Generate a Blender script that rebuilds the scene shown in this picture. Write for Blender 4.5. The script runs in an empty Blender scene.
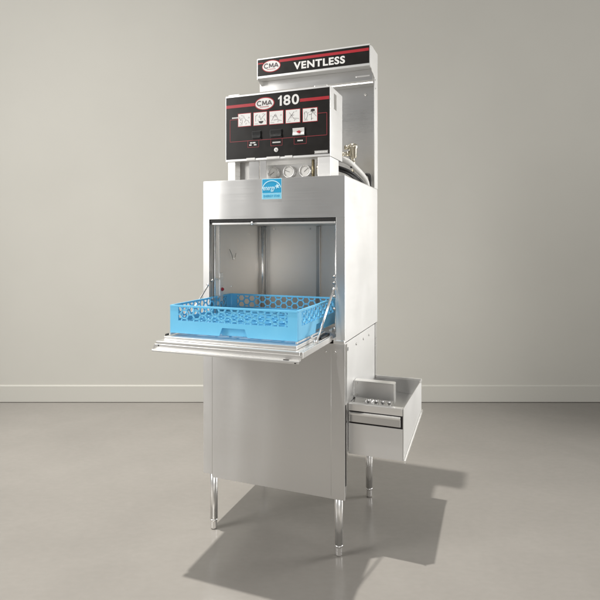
import bpy, bmesh, math, random
from mathutils import Vector, Matrix
R = math.radians
random.seed(7)
S = bpy.context.scene
COL = S.collection
TH = 0.36186
ORG = Vector((-0.4252, 2.2972, 0.0))
W, D = 0.645, 0.595
ZT, ZS, ZB = 1.534, 0.867, 0.243

# ------------------------------------------------------------------ materials
def mat(name, col, metal=0.0, rough=0.5, spec=0.5, aniso=0.0, coat=0.0):
    m = bpy.data.materials.new(name); m.use_nodes = True
    b = m.node_tree.nodes['Principled BSDF']
    b.inputs['Base Color'].default_value = (*col, 1)
    b.inputs['Metallic'].default_value = metal
    b.inputs['Roughness'].default_value = rough
    b.inputs['Specular IOR Level'].default_value = spec
    if coat: b.inputs['Coat Weight'].default_value = coat
    return m

def noisy(m, scale=(8, 8, 8), detail=5, col_a=None, col_b=None, r_a=None, r_b=None, bump=0.0, nscale=1.0, lo=.3, hi=.7, dist=.001):
    nt = m.node_tree; N = nt.nodes; L = nt.links; b = N['Principled BSDF']
    tc = N.new('ShaderNodeTexCoord'); mp = N.new('ShaderNodeMapping'); mp.inputs['Scale'].default_value = scale
    L.new(tc.outputs['Object'], mp.inputs['Vector'])
    n = N.new('ShaderNodeTexNoise'); n.inputs['Scale'].default_value = nscale; n.inputs['Detail'].default_value = detail
    L.new(mp.outputs['Vector'], n.inputs['Vector'])
    mr = N.new('ShaderNodeMapRange'); mr.inputs['From Min'].default_value = lo; mr.inputs['From Max'].default_value = hi
    L.new(n.outputs['Fac'], mr.inputs['Value'])
    if col_a:
        mx = N.new('ShaderNodeMix'); mx.data_type = 'RGBA'
        mx.inputs['A'].default_value = (*col_a, 1); mx.inputs['B'].default_value = (*col_b, 1)
        L.new(mr.outputs['Result'], mx.inputs['Factor']); L.new(mx.outputs['Result'], b.inputs['Base Color'])
    if r_a is not None:
        m2 = N.new('ShaderNodeMapRange'); m2.inputs['To Min'].default_value = r_a; m2.inputs['To Max'].default_value = r_b
        L.new(mr.outputs['Result'], m2.inputs['Value']); L.new(m2.outputs['Result'], b.inputs['Roughness'])
    if bump:
        bp = N.new('ShaderNodeBump'); bp.inputs['Strength'].default_value = bump; bp.inputs['Distance'].default_value = dist
        L.new(n.outputs['Fac'], bp.inputs['Height']); L.new(bp.outputs['Normal'], b.inputs['Normal'])
    return m

def steel(name, col=(.60, .59, .575), rough=.3, brush='h', wav=.0, grain=.02, metal=1.0, aniso=.0):
    """brushed stainless: fine grain streaks, slow sheet-metal waviness, varying gloss"""
    m = mat(name, col, metal, rough)
    nt = m.node_tree; N = nt.nodes; L = nt.links; b = N['Principled BSDF']
    if aniso:
        b.inputs['Anisotropic'].default_value = aniso
        tv = N.new('ShaderNodeCombineXYZ'); tv.inputs[0].default_value = .08; tv.inputs[1].default_value = .04; tv.inputs[2].default_value = 1
        nn = N.new('ShaderNodeVectorMath'); nn.operation = 'NORMALIZE'; L.new(tv.outputs[0], nn.inputs[0]); L.new(nn.outputs[0], b.inputs['Tangent'])
    tc = N.new('ShaderNodeTexCoord')
    mp = N.new('ShaderNodeMapping'); mp.inputs['Scale'].default_value = (3, 3, 700) if brush == 'h' else (500, 500, 2)
    L.new(tc.outputs['Object'], mp.inputs['Vector'])
    n = N.new('ShaderNodeTexNoise'); n.inputs['Scale'].default_value = 1; n.inputs['Detail'].default_value = 3
    L.new(mp.outputs['Vector'], n.inputs['Vector'])
    n2 = N.new('ShaderNodeTexNoise'); n2.inputs['Scale'].default_value = 4.0; n2.inputs['Detail'].default_value = 3
    L.new(tc.outputs['Object'], n2.inputs['Vector'])
    ma = N.new('ShaderNodeMath'); ma.operation = 'ADD'
    L.new(n.outputs['Fac'], ma.inputs[0]); L.new(n2.outputs['Fac'], ma.inputs[1])
    mr = N.new('ShaderNodeMapRange'); mr.inputs['From Min'].default_value = .6; mr.inputs['From Max'].default_value = 1.4
    mr.inputs['To Min'].default_value = rough - .05; mr.inputs['To Max'].default_value = rough + .06
    L.new(ma.outputs[0], mr.inputs['Value']); L.new(mr.outputs['Result'], b.inputs['Roughness'])
    b1 = N.new('ShaderNodeBump'); b1.inputs['Strength'].default_value = grain; b1.inputs['Distance'].default_value = .0006
    L.new(n.outputs['Fac'], b1.inputs['Height'])
    if wav:
        mw = N.new('ShaderNodeMapping'); mw.inputs['Scale'].default_value = (4.5, 4.5, .5)
        L.new(tc.outputs['Object'], mw.inputs['Vector'])
        nw = N.new('ShaderNodeTexNoise'); nw.inputs['Scale'].default_value = 1; nw.inputs['Detail'].default_value = 1
        L.new(mw.outputs['Vector'], nw.inputs['Vector'])
        b2 = N.new('ShaderNodeBump'); b2.inputs['Strength'].default_value = wav; b2.inputs['Distance'].default_value = .02
        L.new(nw.outputs['Fac'], b2.inputs['Height']); L.new(b1.outputs['Normal'], b2.inputs['Normal'])
        L.new(b2.outputs['Normal'], b.inputs['Normal'])
    else:
        L.new(b1.outputs['Normal'], b.inputs['Normal'])
    return m

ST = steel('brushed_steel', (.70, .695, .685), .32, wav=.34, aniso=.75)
STT = steel('tower_steel', (.70, .695, .685), .30, wav=.2, aniso=.5)
STC = steel('box_steel', (.76, .755, .745), .40, wav=.1, metal=.85)
STS = steel('lit_side_steel', (.84, .835, .82), .42, wav=.10, metal=.72)  # paler steel: brightness of the lit right side put into the colour
STI = steel('interior_steel', (.91, .865, .81), .44, 'h', wav=.25, metal=.8)
STD = steel('dull_steel', (.50, .49, .47), .38, wav=.1)
STB = steel('bright_steel', (.84, .83, .81), .30, metal=.85)
CHR = mat('chrome', (.88, .87, .86), .9, .25)
LEG = noisy(mat('leg_steel', (.88, .875, .86), .88, .28), (4, 4, 4), detail=2, r_a=.25, r_b=.32)
SCR = mat('screw_metal', (.75, .74, .72), 1, .2)
noisy(CHR, (30, 30, 30), r_a=.2, r_b=.34)
BRASS = noisy(mat('nickel_brass', (.62, .58, .48), 1, .3), (60, 60, 60), r_a=.22, r_b=.42, col_a=(.66, .62, .53), col_b=(.52, .47, .36))
BRZ = noisy(mat('bronze_pipe', (.34, .29, .18), 1, .35), (60, 60, 60), r_a=.25, r_b=.45)
BLK = noisy(mat('black_panel', (.012, .010, .009), 0, .32, .3), (20, 20, 20), r_a=.28, r_b=.38)
BLKP = noisy(mat('black_plastic', (.012, .012, .012), 0, .4), (90, 90, 90), r_a=.35, r_b=.5)
RUB = noisy(mat('black_rubber', (.014, .013, .012), 0, .6), (90, 90, 90), r_a=.5, r_b=.7)
RED = noisy(mat('red_print', (.40, .012, .022), 0, .4), (40, 40, 40), r_a=.35, r_b=.45)
REDL = mat('red_line', (.26, .02, .028), 0, .45)
WHT = noisy(mat('white_print', (.80, .79, .77), 0, .4), (40, 40, 40), r_a=.35, r_b=.45)
GRY = mat('grey_ink', (.13, .11, .115), 0, .5)
INK = mat('dark_ink', (.03, .025, .025), 0, .5)
HOSE = noisy(mat('white_hose', (.72, .71, .68), 0, .42), (40, 40, 40), r_a=.35, r_b=.5)
DIAL = mat('dial_face', (.74, .73, .70), 0, .4)
GLASS = mat('gauge_glass', (.9, .9, .9), 0, .03)
GLASS.node_tree.nodes['Principled BSDF'].inputs['Transmission Weight'].default_value = 1
GLASS.node_tree.nodes['Principled BSDF'].inputs['IOR'].default_value = 1.2
BLUE = noisy(mat('blue_plastic', (.16, .55, .85), 0, .36), (12, 12, 12), col_a=(.16, .55, .85), col_b=(.175, .575, .87), r_a=.3, r_b=.44, bump=.05)
BLUE.node_tree.nodes['Principled BSDF'].inputs['Subsurface Weight'].default_value = .0
CYAN = noisy(mat('cyan_label', (.0, .33, .60), 0, .4), (30, 30, 30), r_a=.35, r_b=.45)
CYL = mat('pale_cyan', (.22, .62, .82), 0, .4)
LWH = mat('label_white', (.60, .86, .95), 0, .4)

# ------------------------------------------------------------------ mesh helpers
def newbm(): return bmesh.new()
def box(bm, a, b, bev=0.0):
    a = Vector(a); b = Vector(b)
    c = (a + b) / 2; s = b - a
    vs = bmesh.ops.create_cube(bm, size=1, matrix=Matrix.Translation(c) @ Matrix.Diagonal((abs(s.x), abs(s.y), abs(s.z), 1)))['verts']
    if bev:
        es = list({e for v in vs for e in v.link_edges})
        bmesh.ops.bevel(bm, geom=es, offset=bev, segments=2, affect='EDGES', profile=.6)
def tube(bm, pts, r, n=14, r2=None, caps=True):
    pts = [Vector(p) for p in pts]; rings = []
    up = None
    for i, p in enumerate(pts):
        d = (pts[min(i + 1, len(pts) - 1)] - pts[max(i - 1, 0)]).normalized()
        if up is None:
            up = d.orthogonal().normalized()
        up = (up - d * up.dot(d)).normalized(); s = d.cross(up)
        rr = r if r2 is None else r + (r2 - r) * i / (len(pts) - 1)
        rings.append([bm.verts.new(p + (up * math.cos(2 * math.pi * k / n) + s * math.sin(2 * math.pi * k / n)) * rr) for k in range(n)])
    for a, b in zip(rings, rings[1:]):
        for k in range(n):
            f = bm.faces.new((a[k], a[(k + 1) % n], b[(k + 1) % n], b[k])); f.smooth = True
    if caps:
        bm.faces.new(rings[0][::-1]); bm.faces.new(rings[-1])
def lathe(bm, prof, c, axis='z', n=28):
    """prof: list of (radius, height) along axis"""
    rings = []
    c = Vector(c)
    for r, h in prof:
        ring = []
        for k in range(n):
            a = 2 * math.pi * k / n; x, y = r * math.cos(a), r * math.sin(a)
            v = {'z': (x, y, h), 'y': (x, h, y), 'x': (h, x, y)}[axis]
            ring.append(bm.verts.new(c + Vector(v)))
        rings.append(ring)
    for a, b in zip(rings, rings[1:]):
        for k in range(n):
            f = bm.faces.new((a[k], a[(k + 1) % n], b[(k + 1) % n], b[k])); f.smooth = True
    bm.faces.new(rings[0][::-1]); bm.faces.new(rings[-1])
def prism(bm, poly, y0, y1, plane='xz'):
    """extruded polygon; plane xz extrudes along y, yz extrudes along x, xy extrudes along z"""
    def P(a, b, t): return {'xz': (a, t, b), 'yz': (t, a, b), 'xy': (a, b, t)}[plane]
    A = [bm.verts.new(P(a, b, y0)) for a, b in poly]; B = [bm.verts.new(P(a, b, y1)) for a, b in poly]
    bm.faces.new(A[::-1]); bm.faces.new(B)
    for i in range(len(A)):
        j = (i + 1) % len(A); bm.faces.new((A[i], A[j], B[j], B[i]))
def ellipse(cx, cz, rx, rz, n=40):
    return [(cx + rx * math.cos(2 * math.pi * k / n), cz + rz * math.sin(2 * math.pi * k / n)) for k in range(n)]
def obj(name, bm, m, parent=None, bevmod=0):
    bmesh.ops.recalc_face_normals(bm, faces=bm.faces)
    me = bpy.data.meshes.new(name); bm.to_mesh(me); bm.free()
    me.materials.append(m)
    o = bpy.data.objects.new(name, me); COL.objects.link(o)
    if parent: o.parent = parent
    if bevmod:
        md = o.modifiers.new('bevel', 'BEVEL'); md.width = bevmod; md.segments = 2; md.limit_method = 'ANGLE'
    return o
def bars(bm, segs, y0, y1, w):
    """flat strokes in the xz plane"""
    for (ax, az), (bx, bz) in segs:
        d = Vector((bx - ax, bz - az)); L = d.length
        if L < 1e-6: continue
        d /= L; p = Vector((-d.y, d.x)) * w / 2
        prism(bm, [(ax + p.x, az + p.y), (bx + p.x, bz + p.y), (bx - p.x, bz - p.y), (ax - p.x, az - p.y)], y0, y1)
def poly_segs(pts): return list(zip(pts, pts[1:]))
def text(name, s, m, parent, x0, x1, z0, z1, y, bold=0.0, shear=0.0, thick=.0006, space=1.0):
    """lettering as a mesh fitted into x0..x1, z0..z1, facing -y"""
    cu = bpy.data.curves.new(name, 'FONT'); cu.body = s; cu.size = 1; cu.offset = bold; cu.shear = shear
    cu.space_character = space; cu.extrude = .01; cu.resolution_u = 4
    to = bpy.data.objects.new(name, cu); COL.objects.link(to)
    dg = bpy.context.evaluated_depsgraph_get()
    me = bpy.data.meshes.new_from_object(to.evaluated_get(dg))
    bpy.data.objects.remove(to); bpy.data.curves.remove(cu)
    xs = [v.co.x for v in me.vertices]; ys = [v.co.y for v in me.vertices]
    ax, bx, ay, by = min(xs), max(xs), min(ys), max(ys)
    for v in me.vertices:
        x, z, t = v.co.x, v.co.y, v.co.z
        v.co = (x0 + (x - ax) / (bx - ax) * (x1 - x0), y - (thick if t > 0 else 0), z0 + (z - ay) / (by - ay) * (z1 - z0))
    me.materials.clear(); me.materials.append(m)
    o = bpy.data.objects.new(name, me); COL.objects.link(o); o.parent = parent
    return o

# ------------------------------------------------------------------ setting
FLOOR = mat('polished_concrete', (.36, .34, .305), 0, .3, .5)
nt = FLOOR.node_tree; N = nt.nodes; L = nt.links; b = N['Principled BSDF']
tc = N.new('ShaderNodeTexCoord')
def nz(scale, det, dist=0., mp=None):
    n = N.new('ShaderNodeTexNoise'); n.inputs['Scale'].default_value = scale; n.inputs['Detail'].default_value = det
    n.inputs['Distortion'].default_value = dist
    if mp:
        q = N.new('ShaderNodeMapping'); q.inputs['Scale'].default_value = mp; L.new(tc.outputs['Object'], q.inputs['Vector']); L.new(q.outputs['Vector'], n.inputs['Vector'])
    else: L.new(tc.outputs['Object'], n.inputs['Vector'])
    return n
big = nz(.9, 5, .6); mid = nz(3.2, 6, .5, (1, 1.3, 1)); fine = nz(26, 9, .3, (1, 1.8, 1))
scr = nz(2.2, 9, 2.6, (.7, 2.2, 1))
def ramp(src, lo, hi, a, c):
    r = N.new('ShaderNodeMapRange'); r.inputs['From Min'].default_value = lo; r.inputs['From Max'].default_value = hi
    r.inputs['To Min'].default_value = a; r.inputs['To Max'].default_value = c; L.new(src.outputs['Fac'], r.inputs['Value']); return r
def mul(a, c):
    q = N.new('ShaderNodeMath'); q.operation = 'MULTIPLY'; L.new(a.outputs[0], q.inputs[0]); L.new(c.outputs[0], q.inputs[1]); return q
f1 = ramp(big, .15, .85, .90, 1.10); f2 = ramp(mid, .1, .9, .95, 1.05); f3 = ramp(fine, .2, .8, .965, 1.035); f4 = ramp(scr, .52, .68, .995, 1.02)
tot = mul(f1, mul(f2, f3))
mx = N.new('ShaderNodeVectorMath'); mx.operation = 'SCALE'; mx.inputs[0].default_value = (.292, .275, .252)
L.new(tot.outputs[0], mx.inputs['Scale']); L.new(mx.outputs[0], b.inputs['Base Color'])
rr = ramp(mid, .1, .9, .15, .29); L.new(rr.outputs[0], b.inputs['Roughness'])
bp = N.new('ShaderNodeBump'); bp.inputs['Strength'].default_value = .05; bp.inputs['Distance'].default_value = .002
L.new(mid.outputs['Fac'], bp.inputs['Height'])

WY = 4.148
bm = newbm(); box(bm, (-7, -5, -.05), (7, WY, 0)); o = obj('floor', bm, FLOOR); o['kind'] = 'structure'
WALL = noisy(mat('painted_wall', (.50, .48, .43), 0, .75, .2), (2.0, 2.0, 2.0), detail=7, col_a=(.585, .570, .522), col_b=(.605, .59, .54), bump=.05, dist=.003)
bm = newbm(); box(bm, (-7, WY, -.05), (7, WY + .1, 5)); o = obj('wall', bm, WALL); o['kind'] = 'structure'
BASE = noisy(mat('baseboard_paint', (.60, .585, .535), 0, .5, .3), (3, 3, 3), r_a=.42, r_b=.55)
bm = newbm()
prism(bm, [(WY - .012, .004), (WY - .0, .004), (WY - .0, .136), (WY - .006, .136), (WY - .012, .128)], -7, 7, 'yz')
o = obj('baseboard', bm, BASE); o['kind'] = 'structure'

# ------------------------------------------------------------------ the machine
M = bpy.data.objects.new('dishwasher', None); COL.objects.link(M)
M.location = ORG; M.rotation_euler = (0, 0, -TH)
M['label'] = 'tall stainless steel commercial dishwasher on four legs with open door and black control panel'
M['category'] = 'dishwasher'

# ---- upper cabinet shell (left side, right side, back, top) and front frame
bm = newbm()
box(bm, (0, .0025, ZS), (.0025, D, ZT - .0025)); box(bm, (.0026, D - .0025, ZS), (W - .0032, D, ZT - .0025))
obj('cabinet_side', bm, ST, M)
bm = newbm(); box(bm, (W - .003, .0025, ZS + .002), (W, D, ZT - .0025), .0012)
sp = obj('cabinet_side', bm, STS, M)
bm = newbm(); box(bm, (.001, .001, ZT - .0025), (W - .001, D - .001, ZT), .0008); obj('cabinet_top', bm, STB, M)
bm = newbm()
# header + jambs as one folded sheet with an opening
OX0, OX1, OZ1 = .030, .608, 1.367
box(bm, (0, 0, OZ1), (W, .0022, ZT), .0008)
box(bm, (0, .0001, ZS), (OX0, .0022, OZ1), .0004); box(bm, (OX1, .0001, ZS), (W, .0022, OZ1), .0004)
# returns of the opening
box(bm, (OX0 - .002, .0025, ZS), (OX0, .035, OZ1)); box(bm, (OX1, .0025, ZS), (OX1 + .002, .035, OZ1)); box(bm, (OX0, .0025, OZ1), (OX1, .02, OZ1 + .002))
obj('front_frame', bm, ST, M)
# dark strip stands in for the shaded gap under the header
bm = newbm(); box(bm, (OX0 + .001, .004, OZ1 - .013), (OX1 - .001, .03, OZ1 - .001), .001); gap_strip = obj('header_gap_strip', bm, RUB, M)
bm = newbm(); box(bm, (OX0 + .008, .010, OZ1 - .024), (OX1 - .006, .032, OZ1 - .0135), .002); obj('rail', bm, STB, gap_strip)
bm = newbm(); lathe(bm, [(.001, -.008), (.006, -.006), (.008, 0), (.006, .006), (.002, .008)], (.236, .003, OZ1 - .019), 'y', 16); obj('knob', bm, CHR, gap_strip)

# ---- wash chamber interior
CX0, CX1, CY1, CZ0, CZ1 = .034, .606, .555, .880, 1.352
def sheet(nm, a, b_, m=STI, bev=0): 
    q = newbm(); box(q, a, b_, bev); return obj(nm, q, m, ch)
q = newbm(); box(q, (CX0, CY1, CZ0), (CX1, CY1 + .003, CZ1)); box(q, (CX0 - .002, .036, CZ0), (CX0, CY1 + .003, CZ1)); box(q, (CX1, .036, CZ0), (CX1 + .002, CY1 + .003, CZ1))
box(q, (CX0, .036, CZ1), (CX1, CY1 + .003, CZ1 + .003)); box(q, (CX0, .004, CZ0 - .003), (CX1, CY1 + .003, CZ0))
ch = obj('wash_chamber', q, STI, M)
q = newbm()
for x0 in (.036, .338):
    box(q, (x0, CY1 - .016, CZ0 + .001), (x0 + .022, CY1 - .001, CZ1 - .001), .003)
obj('corner_strip', q, STD, ch)
q = newbm(); tube(q, [(.048, .515, CZ0), (.048, .515, CZ1 - .002)], .008); obj('spray_pipe', q, CHR, ch)
q = newbm(); box(q, (CX0 + .001, .07, CZ0 + .001), (CX0 + .006, .082, CZ1 - .001), .001); box(q, (CX1 - .006, .07, CZ0 + .001), (CX1 - .001, .082, CZ1 - .001), .001); obj('door_track', q, STB, ch)
q = newbm()
for p, r in (((CX0 + .004, .22, 1.19), .004), ((CX0 + .004, .19, 1.06), .003), ((CX0 + .004, .38, 1.31), .003), ((.30, CY1 - .003, 1.337), .005), ((.10, CY1 - .003, 1.337), .004)):
    lathe(q, [(r, -.003), (r, .001), (r * .5, .003)], p, 'y', 12)
obj('bolt', q, SCR, ch)
q = newbm(); tube(q, [(CX0 + .004, .17, 1.235), (CX0 + .008, .185, 1.21), (CX0 + .006, .20, 1.185)], .0012, 8); tube(q, [(CX0 + .004, .235, 1.215), (CX0 + .006, .222, 1.195)], .0009, 8)
obj('latch_wire', q, INK, ch)
q = newbm(); lathe(q, [(.009, -.004), (.006, .004), (.004, .006)], (CX0 + .012, .09, 1.055), 'x', 18); obj('indicator_button', q, RED, ch)
q = newbm(); box(q, (CX0 + .002, .074, 1.0), (CX0 + .010, .100, 1.13), .002)
for z in (1.02, 1.1): box(q, (CX0 + .001, .05, z), (CX0 + .012, .07, z + .008), .001)
obj('switch_bracket', q, STB, ch)
# spray arm under the rack and rack track rails inside
q = newbm(); tube(q, [(.10, .30, .898), (.54, .30, .898)], .007); lathe(q, [(.02, 0), (.02, .02)], (.32, .30, CZ0), 'z'); obj('spray_arm', q, CHR, ch)
q = newbm(); box(q, (.040, .01, .905), (.052, .5, .915), .001); box(q, (.575, .01, .905), (.587, .5, .915), .001); obj('rack_track', q, STB, ch)

# ---- lower body
q = newbm(); box(q, (0, .003, .26), (.0025, D, ZS - .004)); box(q, (.0025, D - .003, .26), (W - .003, D, ZS - .004)); box(q, (0, .0006, .255), (.044, .003, ZS - .002), .0006)
obj('lower_side_panel', q, ST, M)
q = newbm(); box(q, (W - .0045, .004, .415), (W - .0015, .541, ZS - .0015), .0008)
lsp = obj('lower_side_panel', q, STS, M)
q = newbm()
for y_, z_ in ((.18, .832), (.305, .832), (.413, .832)): lathe(q, [(.0052, 0), (.0052, .002), (.0025, .0035)], (W - .0015, y_, z_), 'x', 14)
obj('screw', q, STD, lsp)
q = newbm(); box(q, (W - .0016, .028, .829), (W - .0002, .034, .843)); box(q, (W - .0016, .045, .829), (W - .0002, .051, .843)); obj('slot', q, INK, lsp)
# rear corner post
q = newbm(); box(q, (W - .026, .550, .10), (W - .001, D - .004, ZS - .001), .001)
q = newbm(); box(q, (W - .006, .553, .26), (W - .0005, D - .004, ZS - .001), .0008); box(q, (W - .03, .588, .26), (W - .006, D - .004, ZS - .001))
obj('rear_post', q, STB, M)
q = newbm(); box(q, (W - .012, .541, .42), (W - .004, .552, ZS - .006)); obj('panel_gap', q, INK, M)
# inner tank (closes what lies behind the apron) and bottom shelf
q = newbm(); box(q, (.01, .02, .45), (W - .02, .54, ZS - .01)); obj('wash_tank', q, STD, M)
# front apron panel: folded sheet with right flange
q = newbm(); box(q, (.0465, -.0015, ZB), (W + .0005, .0008, ZS - .004), .0007)
prism(q, [(.0008, ZB + .004), (.028, ZB + .035), (.028, ZS - .006), (.0008, ZS - .006)], W - .0016, W + .0009, 'yz')
ap = obj('front_panel', q, ST, M)
q = newbm(); box(q, (.0445, -.0008, ZB + .005), (.0463, .0025, ZS - .006)); obj('seam', q, STD, ap)
q = newbm(); tube(q, [(.588, -.0014, ZB + .01), (.588, -.0014, ZS - .03)], .0006, 6); obj('fold_line', q, STB, ap)
q = newbm()
for x_ in (.566, .606): lathe(q, [(.005, 0), (.005, -.002), (.0026, -.0035)], (x_, -.0014, .828), 'y', 14)
obj('screw', q, SCR, ap)
# hinge bracket rounding the jamb foot
q = newbm(); box(q, (.598, -.004, ZS - .004), (W - .001, .001, ZS + .010), .0018); obj('hinge_plate', q, STB, M)

# ---- legs
def leg_bm(x, y):
    q = newbm(); lathe(q, [(.0168, .046), (.0168, .30)], (x, y, 0), 'z', 28); return q
def foot_bm(x, y):
    q = newbm(); lathe(q, [(.009, .0005), (.0125, .002), (.0145, .009), (.0140, .034), (.0152, .039), (.0168, .040), (.0168, .046)], (x, y, 0), 'z', 28); return q
for x, y in ((.034, .034), (W - .036, .036), (W - .034, D - .034), (.034, D - .034)):
    lg = obj('leg', leg_bm(x, y), LEG, M); obj('foot', foot_bm(x, y), CHR, lg)
    q = newbm(); box(q, (x - .03, y - .025, .30), (x + .03, y + .03, .45), .002); obj('bracket', q, STD, lg)

# ---- door, folded down
DX0, DX1, DY0 = .008, .586, -.350
q = newbm()
box(q, (DX0, DY0, .868), (DX1, -.004, .896), .002)
dr = obj('door', q, STB, M)
q = newbm(); box(q, (DX0 + .018, DY0 + .024, .8965), (DX1 - .020, -.006, .911), .0025); obj('rack_guide', q, STB, dr)
q = newbm(); box(q, (DX0 + .030, DY0 + .040, .9142), (DX0 + .036, .0, .921), .001); box(q, (DX1 - .030, DY0 + .040, .9142), (DX1 - .024, .0, .921), .001); obj('guide_rib', q, STB, dr)
q = newbm(); prism(q, [(DY0 - .020, .866), (DY0 - .020, .8685), (DY0 + .0, .8685), (DY0 + .0, .885), (DY0 - .002, .885), (DY0 - .002, .866)], DX0 - .006, DX1 + .004, 'yz')
box(q, (DX0 - .006, DY0 - .020, .8595), (DX1 + .004, DY0 - .0175, .8655))
obj('handle', q, STB, dr, .0007)
q = newbm(); box(q, (DX1 - .055, DY0 - .014, .8688), (DX1 - .035, DY0 - .008, .8705)); box(q, (DX1 - .012, DY0 - .0205, .8605), (DX1 - .005, DY0 - .0178, .8640))
for x_ in (DX0 + .012,): lathe(q, [(.003, 0), (.003, -.002)], (x_, DY0 - .0005, .880), 'y', 12)
obj('handle_slot', q, INK, dr)
q = newbm(); box(q, (DX1 + .0005, DY0 + .01, .872), (DX1 + .008, .004, .894), .0018); box(q, (DX0 - .008, DY0 + .01, .872), (DX0 - .0005, -.006, .894), .0018)
obj('door_arm', q, STB, dr)
q = newbm(); box(q, (DX1 - .024, -.11, .8965), (DX1 - .002, -.006, .905), .001); obj('hinge_block', q, BLKP, dr)
q = newbm(); box(q, (DX0 + .004, DY0 + .05, .8965), (DX0 + .016, DY0 + .09, .915), .003); obj('corner_stop', q, BLKP, dr)
q = newbm()
lathe(q, [(.006, 0), (.006, .008)], (DX1 + .0, -.205, .905), 'x', 16); lathe(q, [(.007, -.004), (.007, .004)], (DX1 - .012, -.20, .922), 'x', 16)
obj('guide_roller', q, CHR, dr)
for xs in (DX1 + .006, .030):
    top = (.603, -.012, 1.083) if xs > .3 else (.033, -.012, 1.083)
    low = (xs, -.190, .903) if xs > .3 else (DX0 - .004, -.190, .903)
    q = newbm(); tube(q, [low, top], .0042, 10)
    for p in (low, top): lathe(q, [(.0065, -.005), (.0065, .005)], p, 'x', 14)
    obj('support_strut', q, CHR, dr)
# pulley/track hardware on the jamb insides
q = newbm()
for z in (.92, 1.0, 1.05, 1.105, 1.13): lathe(q, [(.006, -.006), (.006, .006)], (OX1 - .010, .010, z), 'x', 14)
for z in (.95, 1.02, 1.10): lathe(q, [(.006, -.006), (.006, .006)], (OX0 + .010, .010, z), 'x', 14)
obj('roller', q, STD, M)
q = newbm(); box(q, (OX1 - .0035, .004, .90), (OX1 - .0008, .016, 1.14)); box(q, (OX0 + .0008, .004, .90), (OX0 + .0035, .016, 1.14))
obj('roller_plate', q, STD, M)
q = newbm(); tube(q, [(OX1 - .010, .028, .9), (OX1 - .010, .028, OZ1 - .03)], .0028, 8); tube(q, [(OX0 + .012, .028, .9), (OX0 + .012, .028, OZ1 - .03)], .0028, 8)
obj('lift_rod', q, CHR, M)

# ---- energy label on the header
lx0, lx1, lz0, lz1 = .284, .374, 1.447, 1.533
q = newbm(); box(q, (lx0, -.0012, lz0), (lx1, -.0002, lz1)); lab = obj('energy_label', q, LWH, M)
q = newbm(); box(q, (lx0 + .002, -.0018, lz0 + .026), (lx1 - .002, -.0012, lz1 - .002)); obj('label_field', q, CYAN, lab)
q = newbm(); box(q, (lx0 + .002, -.0018, lz0 + .002), (lx1 - .002, -.0012, lz0 + .0245)); obj('label_band', q, CYL, lab)
q = newbm()
arc = [(lx0 + .045 + .041 * math.cos(a), lz0 + .043 + .034 * math.sin(a)) for a in [R(d) for d in range(8, 178, 8)]]
bars(q, poly_segs(arc), -.0026, -.0018, .0035)
cxs, czs = lx1 - .019, lz0 + .053
stp = []
for k in range(10):
    rr_ = .012 if k % 2 == 0 else .005
    a = R(100 + 36 * k); stp.append((cxs + rr_ * math.cos(a), czs + rr_ * math.sin(a)))
prism(q, stp, -.0026, -.0018)
obj('star_emblem', q, LWH, lab)
text('label_lettering', 'energy', LWH, lab, lx0 + .006, lx1 - .028, lz0 + .031, lz0 + .052, -.0019, .01, .25)
text('label_lettering', 'ENERGY STAR', CYAN, lab, lx0 + .008, lx1 - .008, lz0 + .009, lz0 + .018, -.0019, .01)

# ---- top services: posts, gauges, pipes, valve, hoses
q = newbm()
box(q, (.104, .036, ZT), (.138, .039, 1.618)); box(q, (.104, .039, ZT), (.107, .18, 1.618)); obj('support_post', q, STB, M)
q = newbm(); box(q, (.142, .075, ZT), (.205, .080, 1.618)); obj('support_post', q, STD, M)
q = newbm(); box(q, (.205, .038, ZT), (.252, .042, 1.618)); box(q, (.258, .036, ZT), (.286, .040, 1.618)); obj('support_post', q, ST, M)
q = newbm(); box(q, (.520, .032, ZT), (.574, .035, 1.616), .0008); box(q, (.571, .035, ZT), (.574, .15, 1.616)); obj('support_post', q, STS, M)
q = newbm(); box(q, (.24, .108, ZT), (.50, .112, 1.606), .001); gp = obj('gauge_panel', q, STS, M)
for i, (gx, ang) in enumerate(((.300, 215), (.372, 160), (.446, 40))):
    r = .026
    q = newbm(); lathe(q, [(r * .86, .026), (r, .024), (r, .002), (r * .97, -.002), (r * .88, -.002), (r * .86, .004), (r * .2, .0045)], (gx, .080, 1.570), 'y', 36); g = obj('pressure_gauge', q, CHR, M)
    q = newbm(); lathe(q, [(r * .86, .0042), (r * .86, .0030)], (gx, .080, 1.570), 'y', 36); obj('dial', q, DIAL, g)
    q = newbm()
    tk = []
    for k in range(0, 271, 18):
        a = R(225 - k); w = .0008
        tk.append(((gx + r * .66 * math.cos(a), 1.570 + r * .66 * math.sin(a)), (gx + r * .80 * math.cos(a), 1.570 + r * .80 * math.sin(a))))
    bars(q, tk, .0822, .0830, .0009)
    a = R(ang); bars(q, [((gx - .005 * math.cos(a), 1.57 - .005 * math.sin(a)), (gx + .018 * math.cos(a), 1.57 + .018 * math.sin(a)))], .0815, .0822, .0016)
    obj('needle', q, INK, g)
q = newbm(); tube(q, [(.487, .07, ZT), (.487, .07, 1.614)], .0065, 16); obj('copper_pipe', q, BRZ, M)
q = newbm(); tube(q, [(.508, .075, ZT), (.508, .075, 1.614)], .0055, 16); lathe(q, [(.009, 0), (.009, .014)], (.508, .075, 1.575), 'z', 6); obj('brass_pipe', q, BRASS, M)
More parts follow.
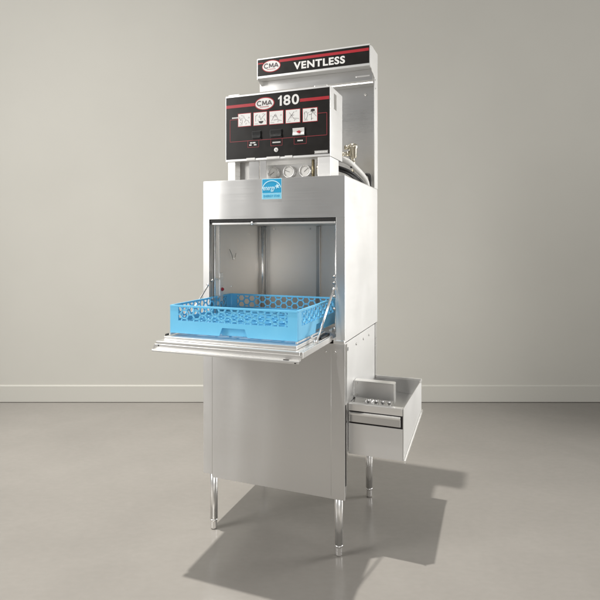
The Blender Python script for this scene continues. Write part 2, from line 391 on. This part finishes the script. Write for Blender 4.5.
# valve
vx, vy = .584, .35
q = newbm()
lathe(q, [(.006, 1.56), (.006, 1.615), (.010, 1.617), (.011, 1.640), (.008, 1.644), (.008, 1.654), (.017, 1.660), (.018, 1.700), (.021, 1.703), (.021, 1.716), (.014, 1.722), (.008, 1.724)], (vx, vy, 0), 'z', 24)
va = obj('drain_valve', q, BRASS, M)
q = newbm(); tube(q, [(vx - .095, vy, 1.678), (vx - .012, vy, 1.678)], .0085, 16); lathe(q, [(.013, -.062), (.013, -.048)], (vx, vy, 1.678), 'x', 6); lathe(q, [(.012, -.03), (.012, -.018)], (vx, vy, 1.678), 'x', 20); obj('inlet_pipe', q, BRASS, va)
q = newbm(); lathe(q, [(.010, -.040), (.010, -.016)], (vx, vy, 1.708), 'x', 16); obj('bleed_cap', q, BRASS, va)
def bez(pts, n=10):
    out = []
    P = [Vector(p) for p in pts]; P = [P[0] * 2 - P[1]] + P + [P[-1] * 2 - P[-2]]
    for i in range(1, len(P) - 2):
        for k in range(n):
            t = k / n; a, b_, c, d = P[i - 1:i + 3]
            out.append(.5 * ((2 * b_) + (c - a) * t + (2 * a - 5 * b_ + 4 * c - d) * t * t + (-a + 3 * b_ - 3 * c + d) * t ** 3))
    out.append(P[-2]); return out
q = newbm(); tube(q, bez([(.50, .22, 1.648), (.575, .26, 1.632), (.607, .34, 1.600), (.622, .43, 1.565), (.625, .47, 1.525)]), .0135, 18); obj('white_hose', q, HOSE, M)
q = newbm()
for dy, dz, r in ((-.02, -.030, .006), (-.005, -.040, .005), (-.03, -.045, .005), (.01, -.028, .004)):
    tube(q, bez([(.52, .22 + dy, 1.640 + dz), (.585, .28 + dy, 1.618 + dz), (.612, .37 + dy, 1.590 + dz), (.622, .42 + dy, 1.540)]), r, 10)
obj('cable', q, RUB, M)
q = newbm(); tube(q, bez([(.590, .50, 1.585), (.612, .505, 1.598), (.628, .500, 1.585), (.630, .495, 1.53)]), .008, 12); obj('cable', q, RUB, M)
q = newbm(); lathe(q, [(.0155, -.004), (.0155, .004)], (.592, .295, 1.618), 'x', 18); tube(q, [(.592, .283, 1.632), (.590, .27, 1.655)], .002, 8); obj('cable_tie', q, BLKP, M)

# ---- control box
BX0, BX1, BY0, BY1, BZ0, BZ1 = .0945, .575, .030, .205, 1.618, 1.906
q = newbm(); box(q, (BX0, BY0, BZ0), (BX1, BY1, BZ1), .002)
cb = obj('control_box', q, STC, M)
q = newbm(); box(q, (BX1 - .0004, .075, 1.82), (BX1 + .0008, .115, 1.885), .0004); obj('rating_plate', q, ST, cb)
fy = BY0 - .0005
q = newbm(); box(q, (BX0 + .0035, BY0 - .002, BZ0 + .010), (BX1 - .004, BY0 + .0002, BZ1 - .008), .0004); fp = obj('control_panel', q, BLK, M)
FY = BY0 - .0022
q = newbm(); box(q, (.108, .032, BZ1), (.160, .06, BZ1 + .006), .002); box(q, (.505, .032, BZ1), (.560, .06, BZ1 + .006), .002); obj('lid_hinge', q, STB, cb)
q = newbm()
for x0, x1 in ((.197, .238), (.292, .352), (.376, .410)): box(q, (x0, BY0 - .003, BZ0 + .003), (x1, BY0 - .0003, BZ0 + .012), .0006)
obj('mounting_tab', q, WHT, cb)
# stripe, logo, number
q = newbm(); box(q, (BX0 + .0037, FY - .0004, 1.851), (.236, FY, 1.864)); box(q, (.444, FY - .0004, 1.849), (BX1 - .0042, FY, 1.862)); obj('red_stripe', q, RED, fp)
def logo(parent, cx, cz, rx, rz, y, name='logo'):
    q = newbm(); prism(q, ellipse(cx, cz, rx + .004, rz + .004), y - .0006, y); lo = obj(name, q, RED, M)
    q = newbm(); prism(q, ellipse(cx, cz, rx, rz), y - .0012, y - .0006); obj('logo_field', q, WHT, lo)
    w = rx * .84
    zb_, zt_ = cz - rz * .30, cz + rz * .50; zm = (zb_ + zt_) / 2; hh_ = (zt_ - zb_) / 2; q = newbm(); sw_ = rx * .115
    ccx = cx - w * .66; rc = w * .30
    arc_ = [(ccx + rc * math.cos(R(a)), zm + hh_ * math.sin(R(a))) for a in range(45, 316, 18)]
    bars(q, poly_segs(arc_), y - .0017, y - .0013, sw_)
    mx0, mx1 = cx - w * .26, cx + w * .28
    bars(q, poly_segs([(mx0, zb_), (mx0 + w * .04, zt_), ((mx0 + mx1) / 2, zb_ + hh_ * .35), (mx1 - w * .04, zt_), (mx1, zb_)]), y - .0017, y - .0013, sw_)
    bars(q, poly_segs([(cx + w * .40, zb_), (cx + w * .68, zt_), (cx + w * .96, zb_)]) + [((cx + w * .52, zb_ + hh_ * .6), (cx + w * .84, zb_ + hh_ * .6))], y - .0018, y - .0013, sw_)
    obj('logo_lettering', q, GRY, lo)
    q = newbm(); bars(q, [((cx - w * .6 + k * w * .11, cz - rz * .58), (cx - w * .6 + k * w * .11 + w * .07, cz - rz * .58)) for k in range(11)], y - .0018, y - .0013, .003); obj('logo_small_line', q, RED, lo)
logo(fp, .283, 1.857, .042, .0235, FY)
q = newbm(); prism(q, [(.3535, 1.841), (.3625, 1.841), (.3625, 1.884), (.3555, 1.884), (.3525, 1.879), (.3455, 1.8745), (.3455, 1.8675), (.3535, 1.872)], FY - .0006, FY); obj('numeral', q, WHT, fp)
text('numeral', '8', WHT, fp, .3700, .4015, 1.841, 1.8840, FY, .025)
text('numeral', '0', WHT, fp, .4075, .4400, 1.8405, 1.8835, FY, .02)
# red circuit line
q = newbm()
zl0, zl1 = 1.704, 1.795
bars(q, [((.118, zl0), (.561, zl0 + .0)), ((.118, zl0), (.118, 1.80)), ((.118, 1.80), (.155, 1.80)), ((.561, zl0), (.561, zl1)), ((.561, zl1), (.52, zl1))], FY - .0004, FY, .0022)
for x0, x1 in ((.204, .256), (.312, .364), (.418, .472)):
    bars(q, [((x0, 1.703), (x0, 1.675)), ((x0, 1.675), (x1, 1.675)), ((x1, 1.675), (x1, 1.703)), ], FY - .0005, FY, .0018)
obj('red_line', q, REDL, fp)
q = newbm()
bars(q, [((.128 + k * .006, 1.806 + .0015), (.1322 + k * .006, 1.806 + .0015)) for k in range(5)], FY - .0005, FY, .006)
obj('cycle_caption', q, WHT, fp); q = newbm()
bars(q, [((.215, 1.694), (.224, 1.694)), ((.226, 1.694), (.240, 1.694)), ((.211, 1.685), (.222, 1.685)), ((.233, 1.685), (.245, 1.685))], FY - .0005, FY, .0052)
obj('switch_caption', q, WHT, fp); q = newbm()
bars(q, [((.320 + k * .0062, 1.689), (.3250 + k * .0062, 1.689)) for k in range(6)], FY - .0005, FY, .0055)
obj('switch_caption', q, WHT, fp); q = newbm()
bars(q, [((.433 + k * .0062, 1.689), (.4380 + k * .0062, 1.689)) for k in range(4)], FY - .0005, FY, .0055)
obj('switch_caption', q, WHT, fp)
# pictograms
ix = [(.1585, .2175), (.2325, .2925), (.3065, .3680), (.3815, .4435), (.4575, .5190)]
draw = [
 [[(.1, .8), (.2, .45), (.3, .7)], [(.15, .35), (.3, .2), (.35, .55)], [(.45, .75), (.6, .5), (.8, .42), (.9, .2)], [(.5, .3), (.62, .5)], [(.2, .88), (.5, .8)]],
 [[(.15, .3), (.15, .75), (.3, .85)], [(.45, .8), (.55, .4), (.7, .65)], [(.7, .65), (.9, .85)], [(.8, .5), (.92, .25)]],
 [[(.15, .25), (.4, .75), (.5, .5)], [(.3, .3), (.55, .35), (.9, .22)], [(.45, .8), (.65, .3)], [(.2, .6), (.35, .55)]],
 [[(.15, .2), (.4, .6), (.6, .85)], [(.25, .8), (.5, .4), (.6, .3)], [(.5, .35), (.95, .28)], [(.3, .5), (.6, .6)]],
 [[(.12, .2), (.12, .75), (.28, .75), (.33, .5), (.25, .2), (.12, .2)], [(.4, .5), (.6, .55), (.7, .7)], [(.6, .55), (.6, .12)], [(.7, .7), (.95, .35)], [(.5, .75), (.7, .7)]],
]
for k, ((x0, x1), dd) in enumerate(zip(ix, draw)):
    z0, z1 = 1.769 - .001 * k, 1.822 - .0008 * k
    q = newbm(); box(q, (x0 - .0025, FY - .0004, z0 - .0025), (x1 + .0025, FY, z1 + .0025)); pc = obj('pictogram', q, RED, M)
    q = newbm(); box(q, (x0, FY - .0009, z0), (x1, FY - .0004, z1)); obj('pictogram_field', q, WHT, pc)
    q = newbm()
    for pl in dd: bars(q, poly_segs([(x0 + (x1 - x0) * a, z0 + (z1 - z0) * c) for a, c in pl]), FY - .0014, FY - .0009, .0010)
    ex = [[(.08, .12), (.35, .12)], [(.62, .1), (.62, .22), (.74, .22)], [(.36, .62), (.42, .7)], [(.44, .58), (.5, .66)], [(.8, .6), (.86, .72), (.92, .6)], [(.68, .84), (.8, .9)], [(.08, .6), (.12, .72)], [(.28, .42), (.36, .38), (.42, .42)]]
    for pl in ex[k % 2::2] + ex[:2 + k % 3]: bars(q, poly_segs([(x0 + (x1 - x0) * a, z0 + (z1 - z0) * c) for a, c in pl]), FY - .0013, FY - .0009, .0007)
    if k == 1: prism(q, [(x0 + .034 + .011 * math.cos(a), z0 + .016 + .010 * math.sin(a)) for a in [R(180 + 18 * i) for i in range(11)]], FY - .0014, FY - .0009)
    if k == 4: prism(q, ellipse(x0 + .043, z1 - .009, .0095, .0055, 20), FY - .0014, FY - .0009)
    obj('line_drawing', q, GRY if k not in (1, 4) else INK, pc)
# rocker switches
for k, (x0, x1, m1) in enumerate(((.228, .266, BLKP), (.312, .362, BLKP), (.414, .465, WHT))):
    q = newbm(); box(q, (x0 - .003, FY - .003, 1.707), (x1 + .002, FY, 1.743), .001); sw = obj('rocker_switch', q, BLKP, M)
    q = newbm(); prism(q, [(FY - .003, 1.710), (FY - .010, 1.712), (FY - .005, 1.726), (FY - .0085, 1.740), (FY - .003, 1.741)], x0, x1, 'yz'); rk = obj('rocker', q, m1, sw, .0006)
    if k == 2:
        q = newbm(); lathe(q, [(.0055, -.0115), (.0055, -.006)], (.4435, FY, 1.7235), 'y', 20); bars(q, [((.433, 1.725), (.443, 1.722))], FY - .0095, FY - .0085, .006); obj('indicator_mark', q, RED, sw)
q = newbm(); lathe(q, [(.0095, 0), (.0095, -.003), (.006, -.0045), (.002, -.0045)], (.3375, FY, 1.657), 'y', 24); lk = obj('key_lock', q, WHT, M)
q = newbm(); bars(q, [((.3365, 1.661), (.3395, 1.653))], FY - .0052, FY - .0045, .0022); obj('keyhole', q, INK, lk)
q = newbm(); box(q, (.508, FY - .0006, 1.6295), (.566, FY, 1.6425), .0002); tg = obj('name_plate', q, STD, M)
q = newbm(); bars(q, [((.512 + k * .0065, 1.636), (.5168 + k * .0065, 1.636)) for k in range(8)], FY - .0010, FY - .0006, .006); obj('plate_marks', q, WHT, tg)

# ---- rear tower and hood
q = newbm()
box(q, (.010, .565, ZT + .001), (W - .004, .568, 2.205)); obj('tower_back', q, STT, M)
q = newbm()
prism(q, [(.531, ZT - .0), (.531, 2.075), (.474, 2.098), (.444, 2.105), (.444, 2.205), (.478, 2.212), (.60, 2.212), (.60, ZT - .0)], W - .003, W, 'yz')
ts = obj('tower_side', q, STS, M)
q = newbm(); prism(q, [(.531, ZT), (.531, 2.075), (.444, 2.105), (.444, 2.205), (.60, 2.205), (.60, ZT)], .050, .053, 'yz'); obj('tower_side', q, STS, M)
q = newbm()
for y_, z_ in ((.545, 2.068), (.552, 2.028)): lathe(q, [(.0035, 0), (.0035, .0015)], (W, y_, z_), 'x', 12)
obj('screw', q, STD, ts)
q = newbm()
box(q, (.050, .4435, 2.110), (W - .0032, .447, 2.212), .001); box(q, (.050, .4472, 2.2095), (W - .0032, .60, 2.212)); box(q, (.050, .597, ZT), (W - .0032, .60, 2.2093))
box(q, (.0535, .4472, 2.110), (W - .0035, .52, 2.1125))
hd = obj('hood', q, STC, M)
q = newbm(); prism(q, [(.505, 2.050), (.500, 2.058), (.500, 2.1095), (.5645, 2.1095), (.5645, 2.045), (.51, 2.045)], .040, W - .0035, 'yz'); obj('air_duct', q, STT, hd)
q = newbm(); box(q, (.56, .497, 2.075), (.628, .4995, 2.082), .0008); obj('duct_tab', q, STB, hd)
q = newbm(); lathe(q, [(.006, 0), (.006, -.006), (.003, -.008)], (.592, .564, 2.005), 'y', 16); obj('bolt', q, SCR, hd)
sy = .4435
q = newbm(); box(q, (.0545, sy - .0012, 2.121), (W - .006, sy, 2.205), .0003); sg = obj('sign_panel', q, BLK, hd)
SY = sy - .0013
q = newbm(); box(q, (.056, SY - .0004, 2.182), (.085, SY, 2.1885)); box(q, (.175, SY - .0004, 2.1795), (W - .008, SY, 2.193)); o = obj('red_stripe', q, RED, hd)
# logo + lettering on the sign
logo(hd, .131, 2.1655, .048, .0270, SY - .0004)
text('sign_lettering', 'VENTLESS', WHT, hd, .2535, .520, 2.1325, 2.1700, SY - .0002, .035, space=1.12)

# ---- scrap tray on the right side
TX0, TX1, TY0, TY1 = W + .001, .868, .047, .550
q = newbm()
zf0, zb0 = .414, .462
# left, right and rear walls (side view polygons), floor and fronts
side = [(TY0, zf0), (TY1, zb0), (TY1, .604), (TY0, .617)]
prism(q, side, TX1 - .003, TX1 - .0012, 'yz')
prism(q, [(TY0 + .004, zf0 + .002), (TY1, zb0 + .002), (TY1, .600), (TY0 + .004, .612)], TX0, TX0 + .002, 'yz')
box(q, (TX0 + .002, TY1 - .003, zb0), (TX1 - .0032, TY1 - .0002, .6035))
A = [(TY0 + .003, zf0), (TY1 - .003, zb0), (TY1 - .003, zb0 + .003), (TY0 + .003, zf0 + .003)]
prism(q, A, TX0 + .002, TX1 - .0032, 'yz')
tr = obj('scrap_tray', q, ST, M)
q = newbm(); prism(q, [(TY0 - .0005, zf0 - .0005), (TY1 + .0005, zb0 - .0005), (TY1 + .0005, .6045), (TY0 - .0005, .6175)], TX1 - .0011, TX1 + .0006, 'yz'); obj('side_panel', q, STS, tr)  # pale outer skin carries the lit look of the tray side
q = newbm(); box(q, (TX0, TY0, zf0), (TX1 - .0035, TY0 + .0025, .538), .0008); obj('tray_front', q, STC, tr)
q = newbm(); box(q, (TX0 + .002, TY0 + .006, .538), (TX1 - .0035, TY0 + .010, .6)); obj('drawer_gap', q, INK, tr)
q = newbm(); box(q, (TX0 + .004, TY0 - .004, .5450), (TX1 - .011, TY0 + .004, .5850), .002); dw = obj('drawer', q, ST, tr)
q = newbm(); prism(q, [(TY0 - .004, .584), (TY0 - .012, .582), (TY0 - .012, .576), (TY0 - .004, .573)], TX0 + .004, TX1 - .011, 'yz'); obj('drawer_lip', q, STB, dw)
q = newbm(); box(q, (TX0, TY0 - .002, .589), (TX1 - .004, TY0 + .022, .618), .002); obj('tray_rim', q, STB, tr)
q = newbm(); box(q, (TX0, TY1 - .001, .598), (TX1 + .002, TY1 + .012, .612), .002); box(q, (TX1 - .005, TY1 - .03, .598), (TX1 + .002, TY1 - .002, .606)); obj('tray_rim', q, STB, tr)
q = newbm(); prism(q, [(TX0 + .003, .5405), (TX1 - .004, .5305), (TX1 - .004, .5335), (TX0 + .003, .5435)], TY0 + .024, TY1 - .004); obj('tray_floor', q, STT, tr)
q = newbm()
prism(q, [(TY0 - .003, zf0 - .006), (TY1 + .004, zb0 - .006), (TY1 + .004, zb0 + .004), (TY0 - .003, zf0 + .004)], TX1 + .002, TX1 + .008, 'yz'); obj('tray_flange', q, STB, tr)
q = newbm()
for x_ in (.69, .715): tube(q, [(x_, .08, .60), (x_ - .002, .50, .575)], .0025, 8)
obj('guide_wire', q, CHR, tr)
# drain arm box over the tray with nozzles below
q = newbm(); box(q, (W, .140, .617), (.812, .143, .684), .001); hb = obj('arm_housing', q, ST, M)
q = newbm(); box(q, (.8122, .139, .605), (.8150, .172, .687), .001); box(q, (W + .0005, .1395, .6842), (.8120, .178, .6868), .001); box(q, (W + .0005, .1395, .6145), (.8120, .165, .6168), .0008); obj('housing_flange', q, STB, hb)
for x_ in (.705, .737, .765, .793):
    q = newbm(); lathe(q, [(.0095, 0), (.0095, .022), (.0075, .024), (.0075, .026)], (x_, .150, .590), 'z', 18); obj('nozzle', q, CHR, hb)
q = newbm(); 
for z_ in (.628, .676): lathe(q, [(.005, 0), (.005, -.004)], (W + .012, .1395, z_), 'y', 14)
obj('screw', q, SCR, hb)
q = newbm(); prism(q, [(.055, .565), (.080, .565), (.205, .640), (.205, .655)], W - .001, W + .003, 'yz'); obj('tray_dark_strip', q, RUB, tr)
q = newbm(); box(q, (W + .0012, .001, .30), (W + .003, .010, .62)); obj('tray_dark_strip', q, RUB, ap)  # dark strip stands in for shade in the gap beside the tray

# ------------------------------------------------------------------ blue dish rack (own thing)
K = bpy.data.objects.new('dish_rack', None); COL.objects.link(K)
K.location = ORG; K.rotation_euler = (0, 0, -TH)
K['label'] = 'sky blue plastic dish rack with honeycomb walls resting on the open dishwasher door'
K['category'] = 'dish rack'
rx0, rx1, ry0, ry1, rz0, rz1 = .036, .558, -.300, .185, .9215, 1.028
T = .006
def hexsegs(w, h, s):
    """honeycomb edges clipped to 0..w x 0..h"""
    segs = []
    dx = s * 1.5; dy = s * math.sqrt(3)
    for i in range(-1, int(w / dx) + 2):
        for j in range(-1, int(h / dy) + 2):
            cx = i * dx; cy = (j + .28) * dy + (dy / 2 if i % 2 else 0)
            P = [(cx + s * math.cos(R(60 * k)), cy + s * math.sin(R(60 * k))) for k in range(4)]
            for a, c in zip(P, P[1:]): segs.append((a, c))
    out = []
    for (ax, ay), (bx, by) in segs:
        t0, t1 = 0., 1.; dx_, dy_ = bx - ax, by - ay; ok = True
        for p, q_ in ((-dx_, ax), (dx_, w - ax), (-dy_, ay), (dy_, h - ay)):
            if abs(p) < 1e-9:
                if q_ < 0: ok = False
            else:
                t = q_ / p
                if p < 0: t0 = max(t0, t)
                else: t1 = min(t1, t)
        if ok and t1 - t0 > .02: out.append(((ax + t0 * dx_, ay + t0 * dy_), (ax + t1 * dx_, ay + t1 * dy_)))
    return out
def rack_wall(length, H):
    """wall in local u (along), v (up), thickness along t in 0..T; returns bmesh in xz plane"""
    q = newbm()
    e = .036; zl = .048; zr = H - .0075
    hw = .058; hh = .030; c = length * .52
    box(q, (0, 0, .0), (c - hw, T, zl)); box(q, (c + hw, 0, .0), (length, T, zl)); box(q, (c - hw, 0, hh), (c + hw, T, zl))
    prism(q, [(c - hw, .0), (c - hw, hh), (c - hw + .012, hh)], 0, T); prism(q, [(c + hw, hh), (c + hw, .0), (c + hw - .012, hh)], 0, T)
    box(q, (c - hw + .002, T + .012, 0), (c + hw - .002, T + .015, hh)); box(q, (c - hw, T, hh), (c + hw, T + .015, hh + .003))
    box(q, (0, 0, zl), (e, T, zr)); box(q, (length - e, 0, zl), (length, T, zr))
    box(q, (0, -.0015, zr), (length, T + .001, H), .001)
    w = length - 2 * e; h = zr - zl
    segs = [((a[0] + e, a[1] + zl), (b_[0] + e, b_[1] + zl)) for a, b_ in hexsegs(w, h, .0178)]
    bars(q, segs, .0008, T - .0008, .0058)
    return q
H = rz1 - rz0
def place(q, mtx, name):
    bmesh.ops.transform(q, matrix=mtx, verts=q.verts); return obj(name, q, BLUE, K)
Lx, Ly = rx1 - rx0, ry1 - ry0
place(rack_wall(Lx, H), Matrix.Translation((rx0, ry0, rz0)), 'front_wall')
place(rack_wall(Lx, H), Matrix.Translation((rx1, ry1, rz0)) @ Matrix.Rotation(math.pi, 4, 'Z'), 'back_wall')
Ly2 = Ly - 2 * T - .006
place(rack_wall(Ly2, H), Matrix.Translation((rx1, ry0 + T + .003, rz0)) @ Matrix.Rotation(math.pi / 2, 4, 'Z'), 'side_wall')
place(rack_wall(Ly2, H), Matrix.Translation((rx0, ry1 - T - .003, rz0)) @ Matrix.Rotation(-math.pi / 2, 4, 'Z'), 'side_wall')
q = newbm()
for x, y in ((rx0, ry0), (rx1, ry0), (rx0, ry1), (rx1, ry1)):
    lathe(q, [(.0058, .0), (.0058, H - .001)], (x + (.0058 if x == rx0 else -.0058), y + (.0058 if y == ry0 else -.0058), rz0), 'z', 16)
obj('corner_post', q, BLUE, K)
q = newbm()
IN = .024
segs = hexsegs(Lx - 2 * IN, Ly - 2 * IN, .030)
for (a, c), (d, e_) in segs:
    dv = Vector((d - a, e_ - c)); Ln = dv.length; dv /= Ln; p = Vector((-dv.y, dv.x)) * .0022
    prism(q, [(rx0 + IN + a + p.x, ry0 + IN + c + p.y), (rx0 + IN + d + p.x, ry0 + IN + e_ + p.y), (rx0 + IN + d - p.x, ry0 + IN + e_ - p.y), (rx0 + IN + a - p.x, ry0 + IN + c - p.y)], rz0 + .004, rz0 + .040, 'xy')
for a_, b_ in (((rx0 + T, ry0 + .0215), (rx1 - T, ry0 + IN)), ((rx0 + T, ry1 - IN), (rx1 - T, ry1 - .0215)), ((rx0 + .0215, ry0 + IN, ), (rx0 + IN, ry1 - IN)), ((rx1 - IN, ry0 + IN), (rx1 - .0215, ry1 - IN))): box(q, (*a_, rz0 + .003), (*b_, rz0 + .016))
obj('rack_base', q, BLUE, K)

# every separate piece of these parts becomes an object of its own
def split(o):
    bm = bmesh.new(); bm.from_mesh(o.data); seen = set(); comps = []
    bm.verts.ensure_lookup_table()
    for v in bm.verts:
        if v.index in seen: continue
        st = [v]; seen.add(v.index); c = []
        while st:
            x = st.pop(); c.append(x.index)
            for e in x.link_edges:
                y = e.other_vert(x)
                if y.index not in seen: seen.add(y.index); st.append(y)
        comps.append(set(c))
    if len(comps) > 1:
        for c in comps:
            b2 = bm.copy(); b2.verts.ensure_lookup_table()
            bmesh.ops.delete(b2, geom=[v for v in b2.verts if v.index not in c], context='VERTS')
            me = bpy.data.meshes.new(o.name); b2.to_mesh(me); b2.free()
            for m in o.data.materials: me.materials.append(m)
            n = o.copy(); n.data = me; COL.objects.link(n); n.parent = o.parent
        bpy.data.objects.remove(o)
    bm.free()
SPLIT = {'door_track', 'red_stripe', 'door_arm', 'mounting_tab', 'rack_track', 'corner_strip', 'bolt', 'screw', 'slot', 'guide_rib', 'guide_roller', 'lid_hinge', 'corner_post', 'lift_rod', 'roller', 'roller_plate', 'guide_wire', 'tray_rim', 'cabinet_side', 'lower_side_panel', 'handle_slot', 'latch_wire', 'cable', 'support_post', 'rear_post'}
for o in list(COL.objects):
    if o.type == 'MESH' and o.name.split('.')[0] in SPLIT: split(o)

# ------------------------------------------------------------------ camera
cam = bpy.data.cameras.new('camera'); co = bpy.data.objects.new('camera', cam); COL.objects.link(co)
co.location = (0, 0, 1.2665); co.rotation_euler = (R(90), 0, 0)
cam.sensor_width = 36; cam.lens = 522.6 / 600 * 36; cam.sensor_fit = 'HORIZONTAL'
cam.shift_y = -(300 - 242.45) / 600
cam.clip_end = 60; cam.clip_start = .05
S.camera = co

# ------------------------------------------------------------------ light
w = bpy.data.worlds.new('World'); S.world = w; w.use_nodes = True
w.node_tree.nodes['Background'].inputs['Color'].default_value = (1.0, .99, .97, 1)
w.node_tree.nodes['Background'].inputs['Strength'].default_value = .26
def l2w(x, y, z):
    c, s = math.cos(-TH), math.sin(-TH)
    return Vector((ORG.x + c * x - s * y, ORG.y + s * x + c * y, z))
def lamp(name, typ, loc, tgt, power, size=.2, size_y=None, col=(1, .97, .92), spread=None):
    l = bpy.data.lights.new(name, typ); l.energy = power; l.color = col
    o = bpy.data.objects.new(name, l); COL.objects.link(o); o.location = loc
    o.rotation_euler = (Vector(tgt) - Vector(loc)).to_track_quat('-Z', 'Y').to_euler()
    if typ == 'AREA':
        l.shape = 'RECTANGLE'; l.size = size; l.size_y = size_y or size
        if spread: l.spread = R(spread)
    else:
        l.shadow_soft_size = size
    if typ == 'SPOT': l.spot_size = R(35); l.spot_blend = 1.0
    return o
lamp('key_lamp', 'SPOT', l2w(-1.15, -1.25, 12.0), (-1.05, 1.75, 0), 5500, .11)
lamp('wall_fill', 'AREA', (-3.9, .7, 3.3), (-.1, 4.15, 2.2), 70, 1.6, 1.6, (1, .985, .955))  # unseen fill light, added to brighten the wall more evenly
lamp('right_wall_fill', 'AREA', (3.6, .2, 3.2), (2.3, 4.15, 1.8), 15, 1.4, 1.4, (1, .985, .955), 110)  # added fill out of view, lifts the right end of the wall
lamp('front_fill', 'AREA', (1.0, -2.6, 1.7), (0, 2.4, 1.2), 46, 3.0, 2.0, (1, .985, .955))  # added fill behind the camera, brightens chamber and rack
lamp('left_softbox', 'AREA', (-3.3, .95, 2.1), (-.2, 2.2, 1.3), 48, 1.3, 2.4, (1, .985, .96))
lamp('right_softbox', 'AREA', (3.1, 3.0, 1.45), (.3, 2.3, 1.1), 26, 1.1, 2.3, (1, .99, .97), 100)

S.view_settings.view_transform = 'Standard'; S.view_settings.look = 'None'; S.view_settings.exposure = 0; S.view_settings.gamma = 1
S.render.resolution_x = 1024; S.render.resolution_y = 1024
